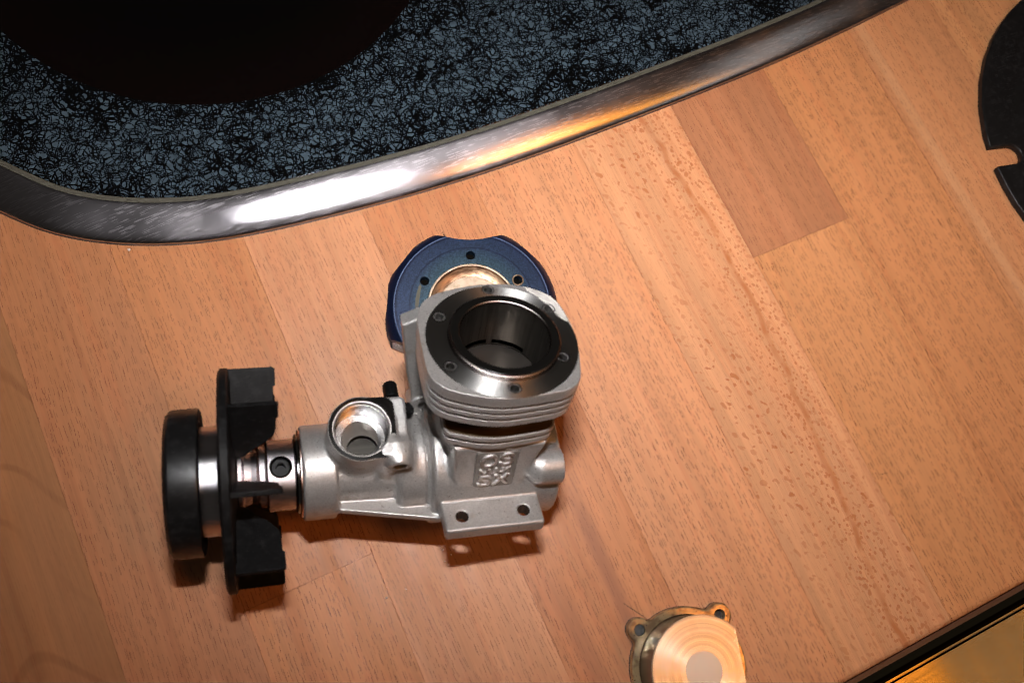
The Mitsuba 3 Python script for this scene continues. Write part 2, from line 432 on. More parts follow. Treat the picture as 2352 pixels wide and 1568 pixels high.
scene['bore_metal'] = {'type': 'principled', 'base_color': proc(bore_col), 'metallic': 0.85, 'roughness': 0.38, 'specular': 0.5}
scene['liner_metal'] = {'type': 'roughconductor', 'material': 'Cr', 'alpha': 0.22, 'specular_reflectance': rgb(.40, .37, .33)}
scene['chrome'] = {'type': 'roughconductor', 'material': 'Cr', 'alpha': 0.13, 'specular_reflectance': rgb(1, 1, 1)}
scene['satin_steel'] = {'type': 'roughconductor', 'material': 'Cr', 'alpha': 0.27, 'specular_reflectance': rgb(1, .98, .96)}
scene['bored_alu'] = {'type': 'roughconductor', 'material': 'Al', 'alpha_u': 0.08, 'alpha_v': 0.20, 'specular_reflectance': rgb(.80, .79, .78)}
scene['chip_metal'] = {'type': 'principled', 'base_color': rgb(.82, .79, .75), 'metallic': 0.5, 'roughness': 0.38}
scene['shaded_alu'] = {'type': 'principled', 'base_color': rgb(.13, .085, .05), 'metallic': 0.6, 'roughness': 0.45}  # dark brown aluminium: the shade between the fins is put into the colour
scene['screw_dark'] = {'type': 'principled', 'base_color': rgb(.09, .085, .08), 'metallic': 0.6, 'roughness': 0.35}
scene['worn_alu'] = {'type': 'roughconductor', 'material': 'Al', 'alpha': 0.42, 'specular_reflectance': rgb(1.0, .98, .96)}
scene['dark_edge'] = {'type': 'roughconductor', 'material': 'Al', 'alpha': 0.07, 'specular_reflectance': rgb(.32, .32, .32)}
scene['piston_alu'] = {'type': 'principled', 'base_color': rgb(.20, .175, .155), 'metallic': 0.9, 'roughness': 0.24}
scene['black_steel'] = {'type': 'principled', 'base_color': rgb(.003, .003, .003), 'roughness': 0.45, 'specular': 0.15}
scene['brass'] = {'type': 'roughconductor', 'material': 'Cu', 'alpha': 0.2, 'specular_reflectance': rgb(.8, .85, .9)}


def plastic_col(p, n, uv):
    X, Y, Z = [c * 1000 for c in (p.x, p.y, p.z)]
    dust = smoothstep(0.5, 0.85, fbm(X * 0.5, Y * 0.5, Z * 0.5)) * 0.5 + 0.2 * noise(X * 3, Y * 3, Z * 3) + 0.5 * smoothstep(0.72, 0.9, noise(X * 0.35, Y * 4.5, Z * 4.5))
    return mix(mi.Color3f(.0035, .0035, .0037), mi.Color3f(.019, .019, .0195), dust)


scene['fan_plastic'] = {'type': 'principled', 'base_color': proc(plastic_col), 'roughness': 0.50, 'specular': 0.10}
scene['clutch_rubber'] = {'type': 'principled', 'base_color': proc(plastic_col), 'roughness': 0.36, 'specular': 0.30}
scene['hole_dark'] = {'type': 'twosided', 'bsdf': {'type': 'principled', 'base_color': rgb(.03, .028, .025), 'metallic': 0.4, 'roughness': 0.5}}
scene['void'] = {'type': 'diffuse', 'reflectance': rgb(.004, .0035, .003)}


def blue_col(p, n, uv):
    X, Y, Z = [c * 1000 for c in (p.x, p.y, p.z)]
    g = noise(X * 3.0, Y * 3.0, Z * 3.0)
    r = dr.sqrt(dr.square(X - 56.6) + dr.square(Y - 74.9))
    heat = smoothstep(22.0, 14.5, r)
    c = mix(mi.Color3f(.011, .026, .070), mi.Color3f(.022, .055, .082), heat)
    return c * (0.45 + 0.6 * g)


scene['blue_anodised'] = {'type': 'bumpmap', 'arbitrary': proc(blast, eps=8e-5), 'scale': 0.000025,
                          'bsdf': {'type': 'principled', 'base_color': proc(blue_col), 'metallic': 0.55, 'roughness': 0.40, 'specular': 0.6}}


def dark_blue_col(p, n, uv): return mi.Color3f(.006, .011, .036) * (0.7 + 0.6 * noise(p.x * 3000, p.y * 3000, p.z * 3000))


scene['blue_edge'] = {'type': 'principled', 'base_color': proc(dark_blue_col), 'metallic': 0.5, 'roughness': 0.33, 'specular': 0.6}
scene['blue_bead'] = {'type': 'principled', 'base_color': rgb(.06, .085, .16), 'metallic': 0.7, 'roughness': 0.5}
scene['bare_edge'] = {'type': 'roughconductor', 'material': 'Al', 'alpha': 0.2, 'specular_reflectance': rgb(.9, .86, .84)}


def copper_col(p, n, uv):
    X, Y = p.x * 1000 - 56.6, p.y * 1000 - 74.9
    r, a = dr.sqrt(X * X + Y * Y), dr.atan2(Y, X)
    s = noise(a * 3.0, r * 0.8) * 0.6 + 0.4 * noise(a * 9, r * 3)
    return mix(mi.Color3f(.34, .215, .13), mi.Color3f(.12, .065, .034), smoothstep(0.3, 0.8, s))


scene['burnt_copper'] = {'type': 'principled', 'base_color': proc(copper_col), 'metallic': 0.75, 'roughness': 0.36, 'specular': 0.5}


def tan_col(p, n, uv):
    X, Y = p.x * 1000, p.y * 1000
    return mix(mi.Color3f(.60, .45, .33), mi.Color3f(.44, .32, .22), smoothstep(0.35, 0.7, fbm(X * 0.6, Y * 0.6)))


scene['tan_deposit'] = {'type': 'principled', 'base_color': proc(tan_col), 'metallic': 0.55, 'roughness': 0.42, 'specular': 0.5}
scene['olive_gasket'] = {'type': 'principled', 'base_color': rgb(.060, .055, .030), 'roughness': 0.5}

CAP = np.array([72.2, -53.2])


def cap_col(p, n, uv):
    X, Y = p.x * 1000 - float(CAP[0]), p.y * 1000 - float(CAP[1])
    r = dr.sqrt(X * X + Y * Y)
    ring = 0.55 + 0.42 * noise(r * 1.5) + 0.28 * noise(r * 5.0)
    c = mix(mi.Color3f(.84, .74, .58), mi.Color3f(.84, .69, .44), noise(r * 0.8 + 2.0))
    stain = smoothstep(0.55, 0.8, fbm(X * 0.35 + 4, Y * 0.35))
    return mix(c * ring, mi.Color3f(.50, .36, .22), 0.18 * stain)


scene['cap_face'] = {'type': 'principled', 'base_color': proc(cap_col), 'metallic': 0.65, 'roughness': 0.36, 'specular': 0.5}
scene['cap_turned'] = {'type': 'twosided', 'bsdf': {'type': 'blendbsdf', 'weight': 0.16, 'a': {'type': 'ref', 'id': 'cap_face'},
                       'b': {'type': 'roughconductor', 'material': 'Al', 'alpha_u': 0.09, 'alpha_v': 0.42, 'distribution': 'ggx', 'specular_reflectance': rgb(.92, .88, .80)}}}
scene['cap_centre'] = {'type': 'principled', 'base_color': rgb(.66, .56, .45), 'metallic': 0.5, 'roughness': 0.5, 'specular': 0.5}


def oil_col(p, n, uv):
    X, Y, Z = [c * 1000 for c in (p.x, p.y, p.z)]
    g = smoothstep(0.35, 0.7, fbm(X * 0.55, Y * 0.55, Z * 0.55))
    sp = smoothstep(0.74, 0.86, noise(X * 2.1, Y * 2.1, Z * 2.1))
    return mix(mix(mi.Color3f(.40, .27, .13), mi.Color3f(.20, .115, .05), g), mi.Color3f(.05, .02, .01), sp)


scene['oily_amber'] = {'type': 'bumpmap', 'arbitrary': proc(blast, eps=8e-5), 'scale': 0.00004,
                       'bsdf': {'type': 'principled', 'base_color': proc(oil_col), 'metallic': 0.6, 'roughness': 0.24, 'specular': 0.6, 'clearcoat': 0.8, 'clearcoat_gloss': 0.93}}
scene['oily_brown'] = {'type': 'principled', 'base_color': rgb(.055, .026, .012), 'metallic': 0.5, 'roughness': 0.2, 'specular': 0.6, 'clearcoat': 0.7, 'clearcoat_gloss': 0.9}
scene['disc_black'] = {'type': 'principled', 'base_color': proc(plastic_col), 'roughness': 0.42, 'specular': 0.25}


def steel_streak(p, n, uv):
    return noise(p.x * 28 + 4 * p.y, p.y * 6) + 0.5 * noise(p.x * 75 + 3, p.y * 10) + 0.02 * noise(p.x * 60, p.y * 2500)


scene['door_steel'] = {'type': 'bumpmap', 'arbitrary': proc(steel_streak, eps=4e-4), 'scale': 0.0016,
                       'bsdf': {'type': 'roughconductor', 'material': 'Al', 'alpha': 0.08, 'specular_reflectance': rgb(.27, .225, .135)}}
scene['edge_brown'] = {'type': 'principled', 'base_color': rgb(.055, .022, .014), 'roughness': 0.45, 'specular': 0.5}  # dark brown of the strip along the worktop's front
scene['white_crumb'] = {'type': 'principled', 'base_color': rgb(.75, .73, .70), 'roughness': 0.5}
scene['swarf_metal'] = {'type': 'roughconductor', 'material': 'Al', 'alpha': 0.25}
scene['dark_fibre'] = {'type': 'principled', 'base_color': rgb(.025, .015, .012), 'roughness': 0.5}

# black walls added to narrow the flash's beam: the recess
fb = np.vstack([[[sx * 0.0192, sy * 0.0077, d] for sx, sy in ((-1, -1), (1, -1), (1, 1), (-1, 1))] for d in (-0.001, 0.0165)])
bq = [[i, (i + 1) % 4, 4 + (i + 1) % 4, 4 + i] for i in range(4)]
put('baffle', trimesh.Trimesh(fb, np.vstack([np.array(bq)[:, [0, 1, 2]], np.array(bq)[:, [0, 2, 3]]]), process=False), 'void', 'camera_flash', smooth=False, xf=FM)

# ------------------------------------------------------------------ the worktop: glued beech staves
Y0, Y1 = -0.0793, 0.70
piece = 0
tag('worktop', 'oiled beech worktop of glued staves running away from the edge', kind='structure')
for x0, x1, joints in STAVES:
    ys = [Y0] + sorted(joints) + [Y1]
    for a, b in zip(ys[:-1], ys[1:]):
        g = 0.000042
        m = trimesh.creation.box(bounds=[[x0 + g, a + (g if a > Y0 else 0), -0.036], [x1 - g, b - g, 0.0]])
        if a == Y0:     # the front edge is rounded over
            pr = [(0.0, -0.036)] + [(0.0025 - 0.0025 * math.cos(t), -0.0025 + 0.0025 * math.sin(t)) for t in np.linspace(0, math.pi / 2, 7)]
            yz = Polygon([(Y0 + q, z) for q, z in pr] + [(b - g, 0.0), (b - g, -0.036)])
            m = extrude(yz, x1 - x0 - 2 * g)
            m.vertices = np.c_[m.vertices[:, 2] + x0 + g, m.vertices[:, 0], m.vertices[:, 1]]
            if m.volume < 0: m.invert()
        put('stave', m, 'wood', 'worktop', smooth=False, uv=np.tile([piece + 0.5, 0.5], (len(m.vertices), 1)))
        piece += 1
put('edge_strip', trimesh.creation.box(bounds=[[-0.238, Y0 - 0.0016, -0.037], [0.441, Y0 - 0.00005, -0.0012]]), 'edge_brown', 'worktop', smooth=False)

# ------------------------------------------------------------------ the glass hob with its steel rim
HOB = 'glass_hob'
tag(HOB, 'black glass hob with web print and polished steel rim set into the worktop', 'hob')
outer = smooth_loop([(-69.1, 165.7), (-58.6, 154.6), (-44.4, 144.6), (-32.3, 138.6), (-9.4, 131.2), (19, 126.6), (49, 123.5), (93, 121.2), (128.5, 121.2), (165, 121.9), (209, 123.6), (272.8, 129.4),
                     (330, 137), (372, 150), (398, 178), (408, 220), (412, 330), (408, 470), (396, 530), (362, 560), (160, 572), (-50, 566), (-88, 545), (-104, 500), (-110, 380), (-106, 270), (-95, 213), (-82, 182)], 360) / 1000
if Polygon(outer).exterior.is_ccw is False: outer = outer[::-1]
rim_profile = [(0.0, 0.0002), (0.05, 0.6), (0.4, 1.1), (1.0, 1.55), (1.9, 2.05), (3.2, 2.62), (5.0, 3.28), (7.0, 3.95), (9.0, 4.55), (10.8, 5.0), (12.0, 5.2), (12.6, 5.15), (12.8, 4.8), (12.85, 1.0)]


def ring_at(d, z): return np.c_[loop_offset(outer, d / 1000), np.full(len(outer), z / 1000)]


put('steel_rim', loft([ring_at(d, z) for d, z in rim_profile]), 'rim_steel', HOB, smooth=40, label='polished steel rim with fine scratches')
put('rim_shadow_strip', loft([ring_at(-0.35, 0.04), ring_at(0.2, 0.1)]), 'dark_fibre', HOB, smooth=False)  # dark strip laid round the rim, paints the shadow at its foot
put('seal', loft([ring_at(12.82, 4.2), ring_at(13.0, 4.45), ring_at(14.6, 4.45), ring_at(14.9, 4.0), ring_at(14.95, 3.0)]), 'seal', HOB, smooth=40)
gl = bevel_slab(Polygon(ring_at(14.92, 0)[:, :2]), 0.003, 0.0003, 0.00105)
put('glass_plate', gl, 'printed_glass', HOB, smooth=30, label='dark glass plate with a blue grey web print')
zone = lathe([(0.0, 0.0), (0.00006, 0.0), (0.00006, 0.08555), (0.0, 0.0856), (0.0, 0.0)], 160)
zone.apply_translation([0.03055, 0.2587, 0.00406])
put('cooking_zone', zone, 'zone_glass', HOB, smooth=30, label='plain round dark brown cooking zone')
put('zone_ring', (lambda m: (m.apply_translation([0.245, 0.40, 0.00406]), m)[1])(lathe([(0.0, 0.0), (0.00006, 0.0), (0.00006, 0.07), (0.0, 0.0701), (0.0, 0.0)], 96)), 'zone_glass', HOB, smooth=30)

# ------------------------------------------------------------------ steel door standing below the worktop's edge
DOOR = 'steel_door'
tag(DOOR, 'blurred steel appliance door below the edge of the worktop at lower right', 'appliance door')
dp = bevel_slab(sbox(-0.24, -0.1165, 0.42, -0.0905).buffer(-0.001).buffer(0.001), 0.55, 0.0022, -0.575, steps=4)
put('door_top', dp, 'door_steel', DOOR, smooth=40)
put('door_lip', loft([np.c_[np.array([(x, y) for x, y in Polygon([(-.239, -.0930), (.419, -.0930), (.419, -.0916), (-.239, -.0916)]).exterior.coords][:-1]), np.full(4, z)] for z in (-0.0252, -0.0236)]), 'door_steel', DOOR, smooth=False)
put('gap_dark_block', trimesh.creation.box(bounds=[[-0.24, -0.0904, -0.6], [0.42, -0.0815, -0.30]]), 'void', DOOR, smooth=False)  # black block put in to paint the dark depth below the edge

# ------------------------------------------------------------------ the engine: one casting modelled as a distance field, then split into its parts
ENGINE = 'model_engine'
tag(ENGINE, 'dismantled silver model engine with open finned cylinder and black fan lying on the worktop', 'engine')
FL = smooth_loop([(-21.6, -6), (-21.2, -10.6), (-19.2, -14.3), (-13.8, -17.3), (-7.7, -19.2), (-1, -19.8), (6, -19.2), (12, -18.2), (15.4, -16.2), (17.5, -11), (18.6, -6), (19.3, 0),
                  (18.9, 8), (16.6, 14.9), (11.3, 18.7), (.6, 20.6), (-10.8, 18.9), (-18.4, 15), (-20.7, 10.3), (-21.5, 3)], 160)
FLC = FL if Polygon(FL).exterior.is_ccw else FL[::-1]
TAU = math.radians(20)
CT, ST = math.cos(TAU), math.sin(TAU)
CARB_C = np.array([-35.1, -3.4, 22.3])     # middle of the carburettor opening
CARB_N = np.array([0, -ST, CT])
CARB_V = np.array([0, CT, ST])


def carb_local(p):
    q = p - CARB_C
    return q[..., 0], q[..., 1] * CARB_V[1] + q[..., 2] * CARB_V[2], q[..., 1] * CARB_N[1] + q[..., 2] * CARB_N[2]


def holes(p):
    h = np.full(p.shape[:-1], 1e9)
    for x in (-9.25, 8.25):
        for y in (-22, 22): h = np.minimum(h, sd_cyl(p, 2, (x, y), 1.72, -4, 9, 0))
    u, w, e = carb_local(p)
    h = np.minimum(h, np.maximum(np.hypot(u, w) - 7.15, -e - 9.0))
    h = np.minimum(h, np.maximum(np.hypot(u - 0.5, w) - 5.2, -e - 19.0))
    h = np.minimum(h, sd_cyl(p, 1, (-25.8, 16.2), 1.9, -16, -4, 0))
    h = np.minimum(h, sd_cyl(p, 1, (-15.6, 13.2), 1.5, 6, 14, 0))
    h = np.minimum(h, np.maximum(np.hypot(p[..., 0], p[..., 1]) - 13.9, 20 - p[..., 2]))
    return h


def prims(p):
    x, y, z = p[..., 0], p[..., 1], p[..., 2]
    body = smin(sd_cyl(p, 0, (0, 0), 17.4, -16.2, 20.3, 1.2), sd_cyl(p, 0, (0, 0), 14.2, -25.2, -10, 1.6), 1.0)
    body = np.minimum(body, np.maximum(sd_cyl(p, 0, (8.0, -15.25 * 0.8), 3.0, 6, 20.0, 1.0), 0 * x))
    body = body + 0.40 * np.exp(-((x + 17.3) / 0.32) ** 2)
    ped = extr(sd_poly(x, z, [(-12.6, 25.6), (-11.6, 12), (-7.5, 4.2), (-4.4, 2.0), (2.6, 1.8), (5.5, 4.0), (9.0, 10), (12.6, 24), (12.8, 25.6)]), y, -15.3, 15.3, 1.3)
    ped = smin(ped, sd_cyl(p, 2, (0, 0), 14.5, 8, 27.0, 0.3), 0.8)
    neck = sd_cone_x(p, -43, 10.3, -20, 11.2)
    housing = sd_cyl(p, 0, (0, 0), 13.2, -50.6, -41.4, 0.9)
    lug = np.minimum(sd_box(p, (-14.4, -26.5, 0.1), (13.5, -12, 4.4), 0.8), sd_box(p, (-14.4, 12, 0.1), (13.5, 26.5, 4.4), 0.8))
    rib = np.minimum(extr(sd_poly(x, y, [(-42.3, -13.0), (-13, -19.6), (-13, -6), (-42.3, -6)]), z, -1.9, 0.0, 0.35),
                     extr(sd_poly(x, y, [(-42.3, 13.0), (-13, 19.6), (-13, 6), (-42.3, 6)]), z, -1.9, 0.0, 0.35))
    boss = np.full(x.shape, 1e9)
    for (by, bz) in ((-13.6, 12.2), (13.6, 12.2)):
        tt = np.clip(x, 14.0, 40)
        boss = np.minimum(boss, np.maximum(np.sqrt((x - tt) ** 2 + (y - by) ** 2 + (z - bz) ** 2) - 5.0, x - 19.4))
    u, w, e = carb_local(p)
    side = extr(sd_box(np.stack([u, w, 0 * u], -1), (-4, -8.4, -1), (12.7, 9.0, 1), 2.2), e, -20, -0.35, 0.7)
    d2 = np.minimum(np.hypot(u, w) - 9.0, 1e9)
    d2 = smin(d2, sd_box(np.stack([u, w, 0 * u], -1), (-4, -8.6, -1), (9.2, 8.8, 1), 3.2), 1.2)
    carb = smin(extr(d2, e, -20, 0.0, 0.45), side, 0.8)
    clamp = extr(np.hypot(u - 9.3, e + 2.9) - 3.3, w, -10.6, -4.0, 0.9)
    clamp = smin(clamp, sd_box(p, (-30, -9.5, 6), (-21.6, 9.5, 16.5), 1.5), 1.5)
    ex = extr(sd_poly(x, z, [(-24.2, 45.6), (-19.5, 48.0), (8, 48), (10, 30), (8, 12), (-13.5, 9.4), (-18.4, 11.2), (-21.6, 28)]), y, 11.0, 15.6, 0.8)
    ex = smin(ex, extr(np.hypot(x + 16.4, z - 13.0) - 3.7, y, 10.2, 15.6, 0.5), 0.6)
    ex = smin(ex, sd_box(p, (-13, 8, 16), (9, 13, 44), 1.0), 0.8)
    return [('crankcase', body), ('cylinder_pedestal', ped), ('shaft_neck', neck), ('bearing_housing', housing), ('mounting_lugs', lug), ('stiffening_rib', rib), ('screw_boss', boss),
            ('carburettor_boss', carb), ('clamp_boss', clamp), ('exhaust_flange', ex)]


KS = {'crankcase': 1.0, 'cylinder_pedestal': 1.5, 'shaft_neck': 1.4, 'bearing_housing': 0.8, 'mounting_lugs': 1.0, 'stiffening_rib': 0.9, 'screw_boss': 1.8, 'carburettor_boss': 1.0, 'clamp_boss': 2.6, 'exhaust_flange': 1.0}


def casting(p):
    d = None
    for name, q in prims(p): d = q if d is None else smin(d, q, KS[name])
    return smax(d, -holes(p), 0.45)


cv, cf, cn = surface_net(casting, (-52, -28, -20), (22, 28, 50.5), 0.45)
mid = cv[cf].mean(1)
lab = np.stack([q for _, q in prims(mid)], 0).argmin(0)
names = [n for n, _ in prims(mid[:1])]
PARTS = []
for i, nm in enumerate(names):
    sel = lab == i
    if nm in ('mounting_lugs', 'stiffening_rib', 'screw_boss'):
        nm = {'mounting_lugs': 'mounting_lug'}.get(nm, nm)
        PARTS += [(nm, sel & (mid[:, 1] < 0)), (nm, sel & (mid[:, 1] >= 0))]
    else: PARTS.append((nm, sel))
for nm, sel in PARTS:
    if sel.sum() < 30: continue
    used, inv = np.unique(cf[sel], return_inverse=True)
    put_normals(nm, cv[used], inv.reshape(-1, 3), cn[used], 'cast_alu', ENGINE, ENG)

# the machined lip of the carburettor opening, and its bore
A4 = np.eye(4); A4[:3, 0] = [1, 0, 0]; A4[:3, 1] = CARB_V; A4[:3, 2] = CARB_N; A4[:3, 3] = CARB_C
lip2 = Polygon([(9.0 * math.cos(t), 9.0 * math.sin(t)) for t in np.linspace(math.pi / 2, 3 * math.pi / 2, 40)]).union(sbox(-4, -8.6, 9.2, 8.8).buffer(-3.2).buffer(3.2)).union(Point(0, 0).buffer(9.0, 32)).buffer(0.5).buffer(-0.8)
ring = tri(mfold(extrude(lip2, 0.5, -0.42)) - mfold(lathe([(-2, 0), (-2, 7.5), (2, 8.05), (2, 0)], 80)))
CM = M4 @ A4
CARB = T(CM.tolist())
put('carburettor_lip', ring, 'dark_edge', ENGINE, xf=CARB, smooth=30, label='dark polished lip around the open carburettor bore')
prof = [(0.10, 8.1), (-0.35, 7.45), (-1.2, 7.35), (-1.3, 7.0), (-9.0, 7.0), (-9.0, 5.1)]


def uv_lathe(prof, n=120):
    m = lathe(prof, n + 1, a1=2 * math.pi - 1e-6) if False else None
    pr = np.asarray(prof, float); t = np.linspace(0, 2 * math.pi, n + 1)
    P = np.stack([pr[None, :, 1] * np.cos(t)[:, None], pr[None, :, 1] * np.sin(t)[:, None], pr[None, :, 0] + 0 * t[:, None]], -1)
    k = len(pr)
    s = np.r_[0, np.cumsum(np.linalg.norm(np.diff(pr, axis=0), axis=1))]
    U = np.stack([np.repeat(t[:, None] / (2 * math.pi), k, 1), np.repeat(s[None] / s[-1], n + 1, 0)], -1).reshape(-1, 2)
    f = []
    for i in range(n):
        for a in range(k - 1):
            f += [[i * k + a, (i + 1) * k + a, (i + 1) * k + a + 1], [i * k + a, (i + 1) * k + a + 1, i * k + a + 1]]
    return trimesh.Trimesh(P.reshape(-1, 3), np.array(f), process=False), U


def split_profile(pr):
    """Double the profile's corners so that smooth normals keep them sharp."""
    out = []
    for a, b in zip(pr[:-1], pr[1:]): out.append([a, b])
    return out


def put_turned(name, prof, bsdf, parent, xf, label=None, n=120, flip=False, axis='z'):
    """Turned surface with uv along and across the tool marks, each flank of the profile with its own normals."""
    V, F, U, N, at = [], [], [], [], 0
    for seg in split_profile(prof):
        m, uv = uv_lathe(seg, n)
        f = m.faces[:, ::-1] if flip else m.faces
        (h0, r0), (h1, r1) = seg
        L = math.hypot(h1 - h0, r1 - r0)
        nr, nh = (h1 - h0) / L, -(r1 - r0) / L
        t = np.repeat(np.linspace(0, 2 * math.pi, n + 1), 2)
        fn = np.cross(m.vertices[f[0, 1]] - m.vertices[f[0, 0]], m.vertices[f[0, 2]] - m.vertices[f[0, 0]])
        nn = np.stack([nr * np.cos(t), nr * np.sin(t), np.full(len(t), nh)], 1)
        if fn @ nn[f[0, 0]] < 0: nn = -nn
        V.append(m.vertices); F.append(f + at); U.append(uv); N.append(nn); at += len(m.vertices)
    V, F, U, N = np.vstack(V), np.vstack(F), np.vstack(U), np.vstack(N)
    if axis == 'x': V, N = V[:, [2, 0, 1]], N[:, [2, 0, 1]]
    key = numbered(parent + '__' + name)
    scene[key] = {'type': 'ply', 'filename': meshkit.write_ply(trimesh.Trimesh(V, F, process=False), uv=U, normals=N), 'face_normals': False, 'bsdf': {'type': 'ref', 'id': bsdf}, 'to_world': xf}
    if label: tag(key, label)
    return key


cpd = lathe([(-9.6, 0), (-9.6, 7.2), (-9.2, 7.2), (-9.2, 0)], 64)
hole = trimesh.creation.cylinder(4.3, 6, sections=48); hole.apply_translation([0.6, -3.2, -9.4])
put('bore_floor', tri(mfold(cpd) - mfold(hole)), 'piston_alu', ENGINE, xf=CARB, smooth=30)
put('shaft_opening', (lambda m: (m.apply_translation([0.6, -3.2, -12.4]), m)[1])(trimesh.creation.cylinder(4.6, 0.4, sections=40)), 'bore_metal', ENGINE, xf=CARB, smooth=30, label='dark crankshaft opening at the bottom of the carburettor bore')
put_turned('carburettor_bore', prof, 'bored_alu', ENGINE, CARB, label='shiny bore of the carburettor opening', flip=False)

# cylinder: cooling fins, top plate, machined face, liner, piston
def plate(scale_in, z0, z1, b, lo=None):
    L = loop_offset(FLC, scale_in)
    P = Polygon(L)
    if lo: P = P.intersection(sbox(*lo)).buffer(-2).buffer(2, 12)
    outer_m = mfold(bevel_slab(P.simplify(0.01), z1 - z0, b, z0))
    return tri(outer_m - mfold(lathe([(z0 - 1, 0), (z0 - 1, 14.1), (z1 + 1, 14.1), (z1 + 1, 0)], 72)))


top = mfold(plate(0, 46.9, 50.45, 0.3))
HOLES = [(-15.3, 8.9), (-15.6, -8.3), (-1.2, -16.6), (13.8, -7.4), (14.6, 10.2), (-0.4, 18.2)]
for hx, hy in HOLES:
    c = lathe([(47.2, 0), (47.2, 1.12), (50.2, 1.12), (51, 1.6), (51, 0)], 28); c.apply_translation([hx, hy, 0])
    top = top - mfold(c)
put('top_plate', tri(top), 'cast_alu', ENGINE, xf=ENG, smooth=35, label='thick cast top plate of the cylinder')
put('cylinder_core', lathe([(25.0, 14.15), (25.0, 14.7), (47.2, 14.7), (47.2, 14.15)], 96, closed=True), 'shaded_alu', ENGINE, xf=ENG, smooth=30, label='brown wall between the cooling fins with shade painted into its colour')
for k, (z0, z1, ins) in enumerate([(44.5, 45.95, 0.15), (42.05, 43.5, 0.35), (38.9, 41.0, 0.6), (29.7, 31.2, 2.8), (26.7, 28.6, 3.0)]):
    clip = (-15.6, -30, 14.6, 30) if ins > 2 else None
    inner = mfold(plate(ins + 0.55, z0 - 0.5, z1 + 0.5, 0.05, None if clip is None else (clip[0] + 0.55, -30, clip[2] - 0.55, 30)))
    fk_ = put('cooling_fin', tri(mfold(plate(ins, z0, z1, 0.2, clip)) - inner), 'fin_alu', ENGINE, xf=ENG, smooth=35)
    put('root', plate(ins + 0.5, z0 + 0.06, z1 - 0.06, 0.05, None if clip is None else (clip[0] + 0.5, -30, clip[2] - 0.5, 30)), 'shaded_alu', fk_, xf=ENG, smooth=35)  # inner part of the fin coloured dark, so the gaps look shaded
# the turned face: a polar grid with uv along the tool marks, open at the screw holes and at the chipped corner
nick = Polygon([(10.5, 17.2), (13.0, 14.2), (15.2, 11.5), (16.6, 7.2), (18.3, 5.4), (22, 6), (20, 15), (13, 21), (9.8, 19.5)]).buffer(0.5).buffer(-0.2)
nt, rs = 420, np.linspace(14.55, 19.75, 22)
tt = np.linspace(0, 2 * math.pi, nt + 1)
gx, gy = rs[None] * np.cos(tt)[:, None] - 0.5, rs[None] * np.sin(tt)[:, None] - 0.15
gx[:, 0] += 0.5; gy[:, 0] += 0.15
keep = ~shapely.contains_xy(nick, gx, gy)
for hx, hy in HOLES: keep &= np.hypot(gx - hx, gy - hy) > 1.35
I, J = np.meshgrid(np.arange(nt), np.arange(len(rs) - 1), indexing='ij')
k0, k1, k2, k3 = I * len(rs) + J, (I + 1) * len(rs) + J, (I + 1) * len(rs) + J + 1, I * len(rs) + J + 1
kp = keep.reshape(-1)
fq = np.concatenate([np.stack([k0, k3, k2], -1).reshape(-1, 3), np.stack([k0, k2, k1], -1).reshape(-1, 3)])
fq = fq[kp[fq].all(1)]
gv = np.stack([gx, gy, np.full(gx.shape, 50.49)], -1).reshape(-1, 3)
guv = np.stack([np.repeat(tt[:, None] / (2 * math.pi), len(rs), 1), np.repeat(rs[None] / 20, nt + 1, 0)], -1).reshape(-1, 2)
fkey = numbered(ENGINE + '__machined_face')
scene[fkey] = {'type': 'ply', 'filename': meshkit.write_ply(trimesh.Trimesh(gv, fq, process=False), uv=guv, normals=np.tile([0, 0, 1.0], (len(gv), 1))), 'face_normals': False,
               'bsdf': {'type': 'ref', 'id': 'machined_face'}, 'to_world': ENG}
tag(fkey, 'dark turned face round the open cylinder with a chipped corner')
ux, uy = np.meshgrid(np.linspace(9, 22, 66), np.linspace(4, 21, 86), indexing='ij')
ins = shapely.contains_xy(nick, ux, uy) & shapely.contains_xy(Polygon(loop_offset(FLC, 0.3)), ux, uy)
hz = 50.47 + 0.55 * np.maximum(meshkit.fbm(np.stack([ux * 0.55, uy * 0.55, 0 * ux], -1), 3, 5) - 0.42, 0) * 2.2
ii, jj = np.meshgrid(np.arange(65), np.arange(85), indexing='ij')
q = np.stack([ii * 86 + jj, (ii + 1) * 86 + jj, (ii + 1) * 86 + jj + 1, ii * 86 + jj + 1], -1).reshape(-1, 4)
q = q[ins.reshape(-1)[q].all(1)]
put('chipped_corner', trimesh.Trimesh(np.stack([ux, uy, hz], -1).reshape(-1, 3), np.vstack([q[:, :3], q[:, [0, 2, 3]]]), process=False), 'chip_metal', ENGINE, xf=ENG, smooth=True, label='rough bright chip at the corner of the turned face')
put_turned('liner_lip', [(50.2, 14.62), (51.8, 14.55), (52.05, 14.25), (52.3, 14.1)], 'liner_metal', ENGINE, ENG, label='raised shiny sleeve of the cylinder liner')
put_turned('liner_top', [(52.3, 14.1), (52.4, 13.9), (52.4, 12.0)], 'dark_edge', ENGINE, ENG, label='dark flat top of the liner sleeve')
put_turned('liner_edge', [(52.4, 12.0), (52.2, 11.75), (51.6, 11.62)], 'liner_metal', ENGINE, ENG)
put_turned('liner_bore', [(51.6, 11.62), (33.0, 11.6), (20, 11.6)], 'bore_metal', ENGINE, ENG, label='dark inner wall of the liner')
piston = lathe([(20, 0), (20, 11.5), (36.3, 11.5), (36.6, 11.2), (37.1, 8), (37.5, 4.5), (37.6, 0)], 96)
put('piston', piston, 'piston_alu', ENGINE, xf=ENG, smooth=40, label='piston crown deep in the bore')
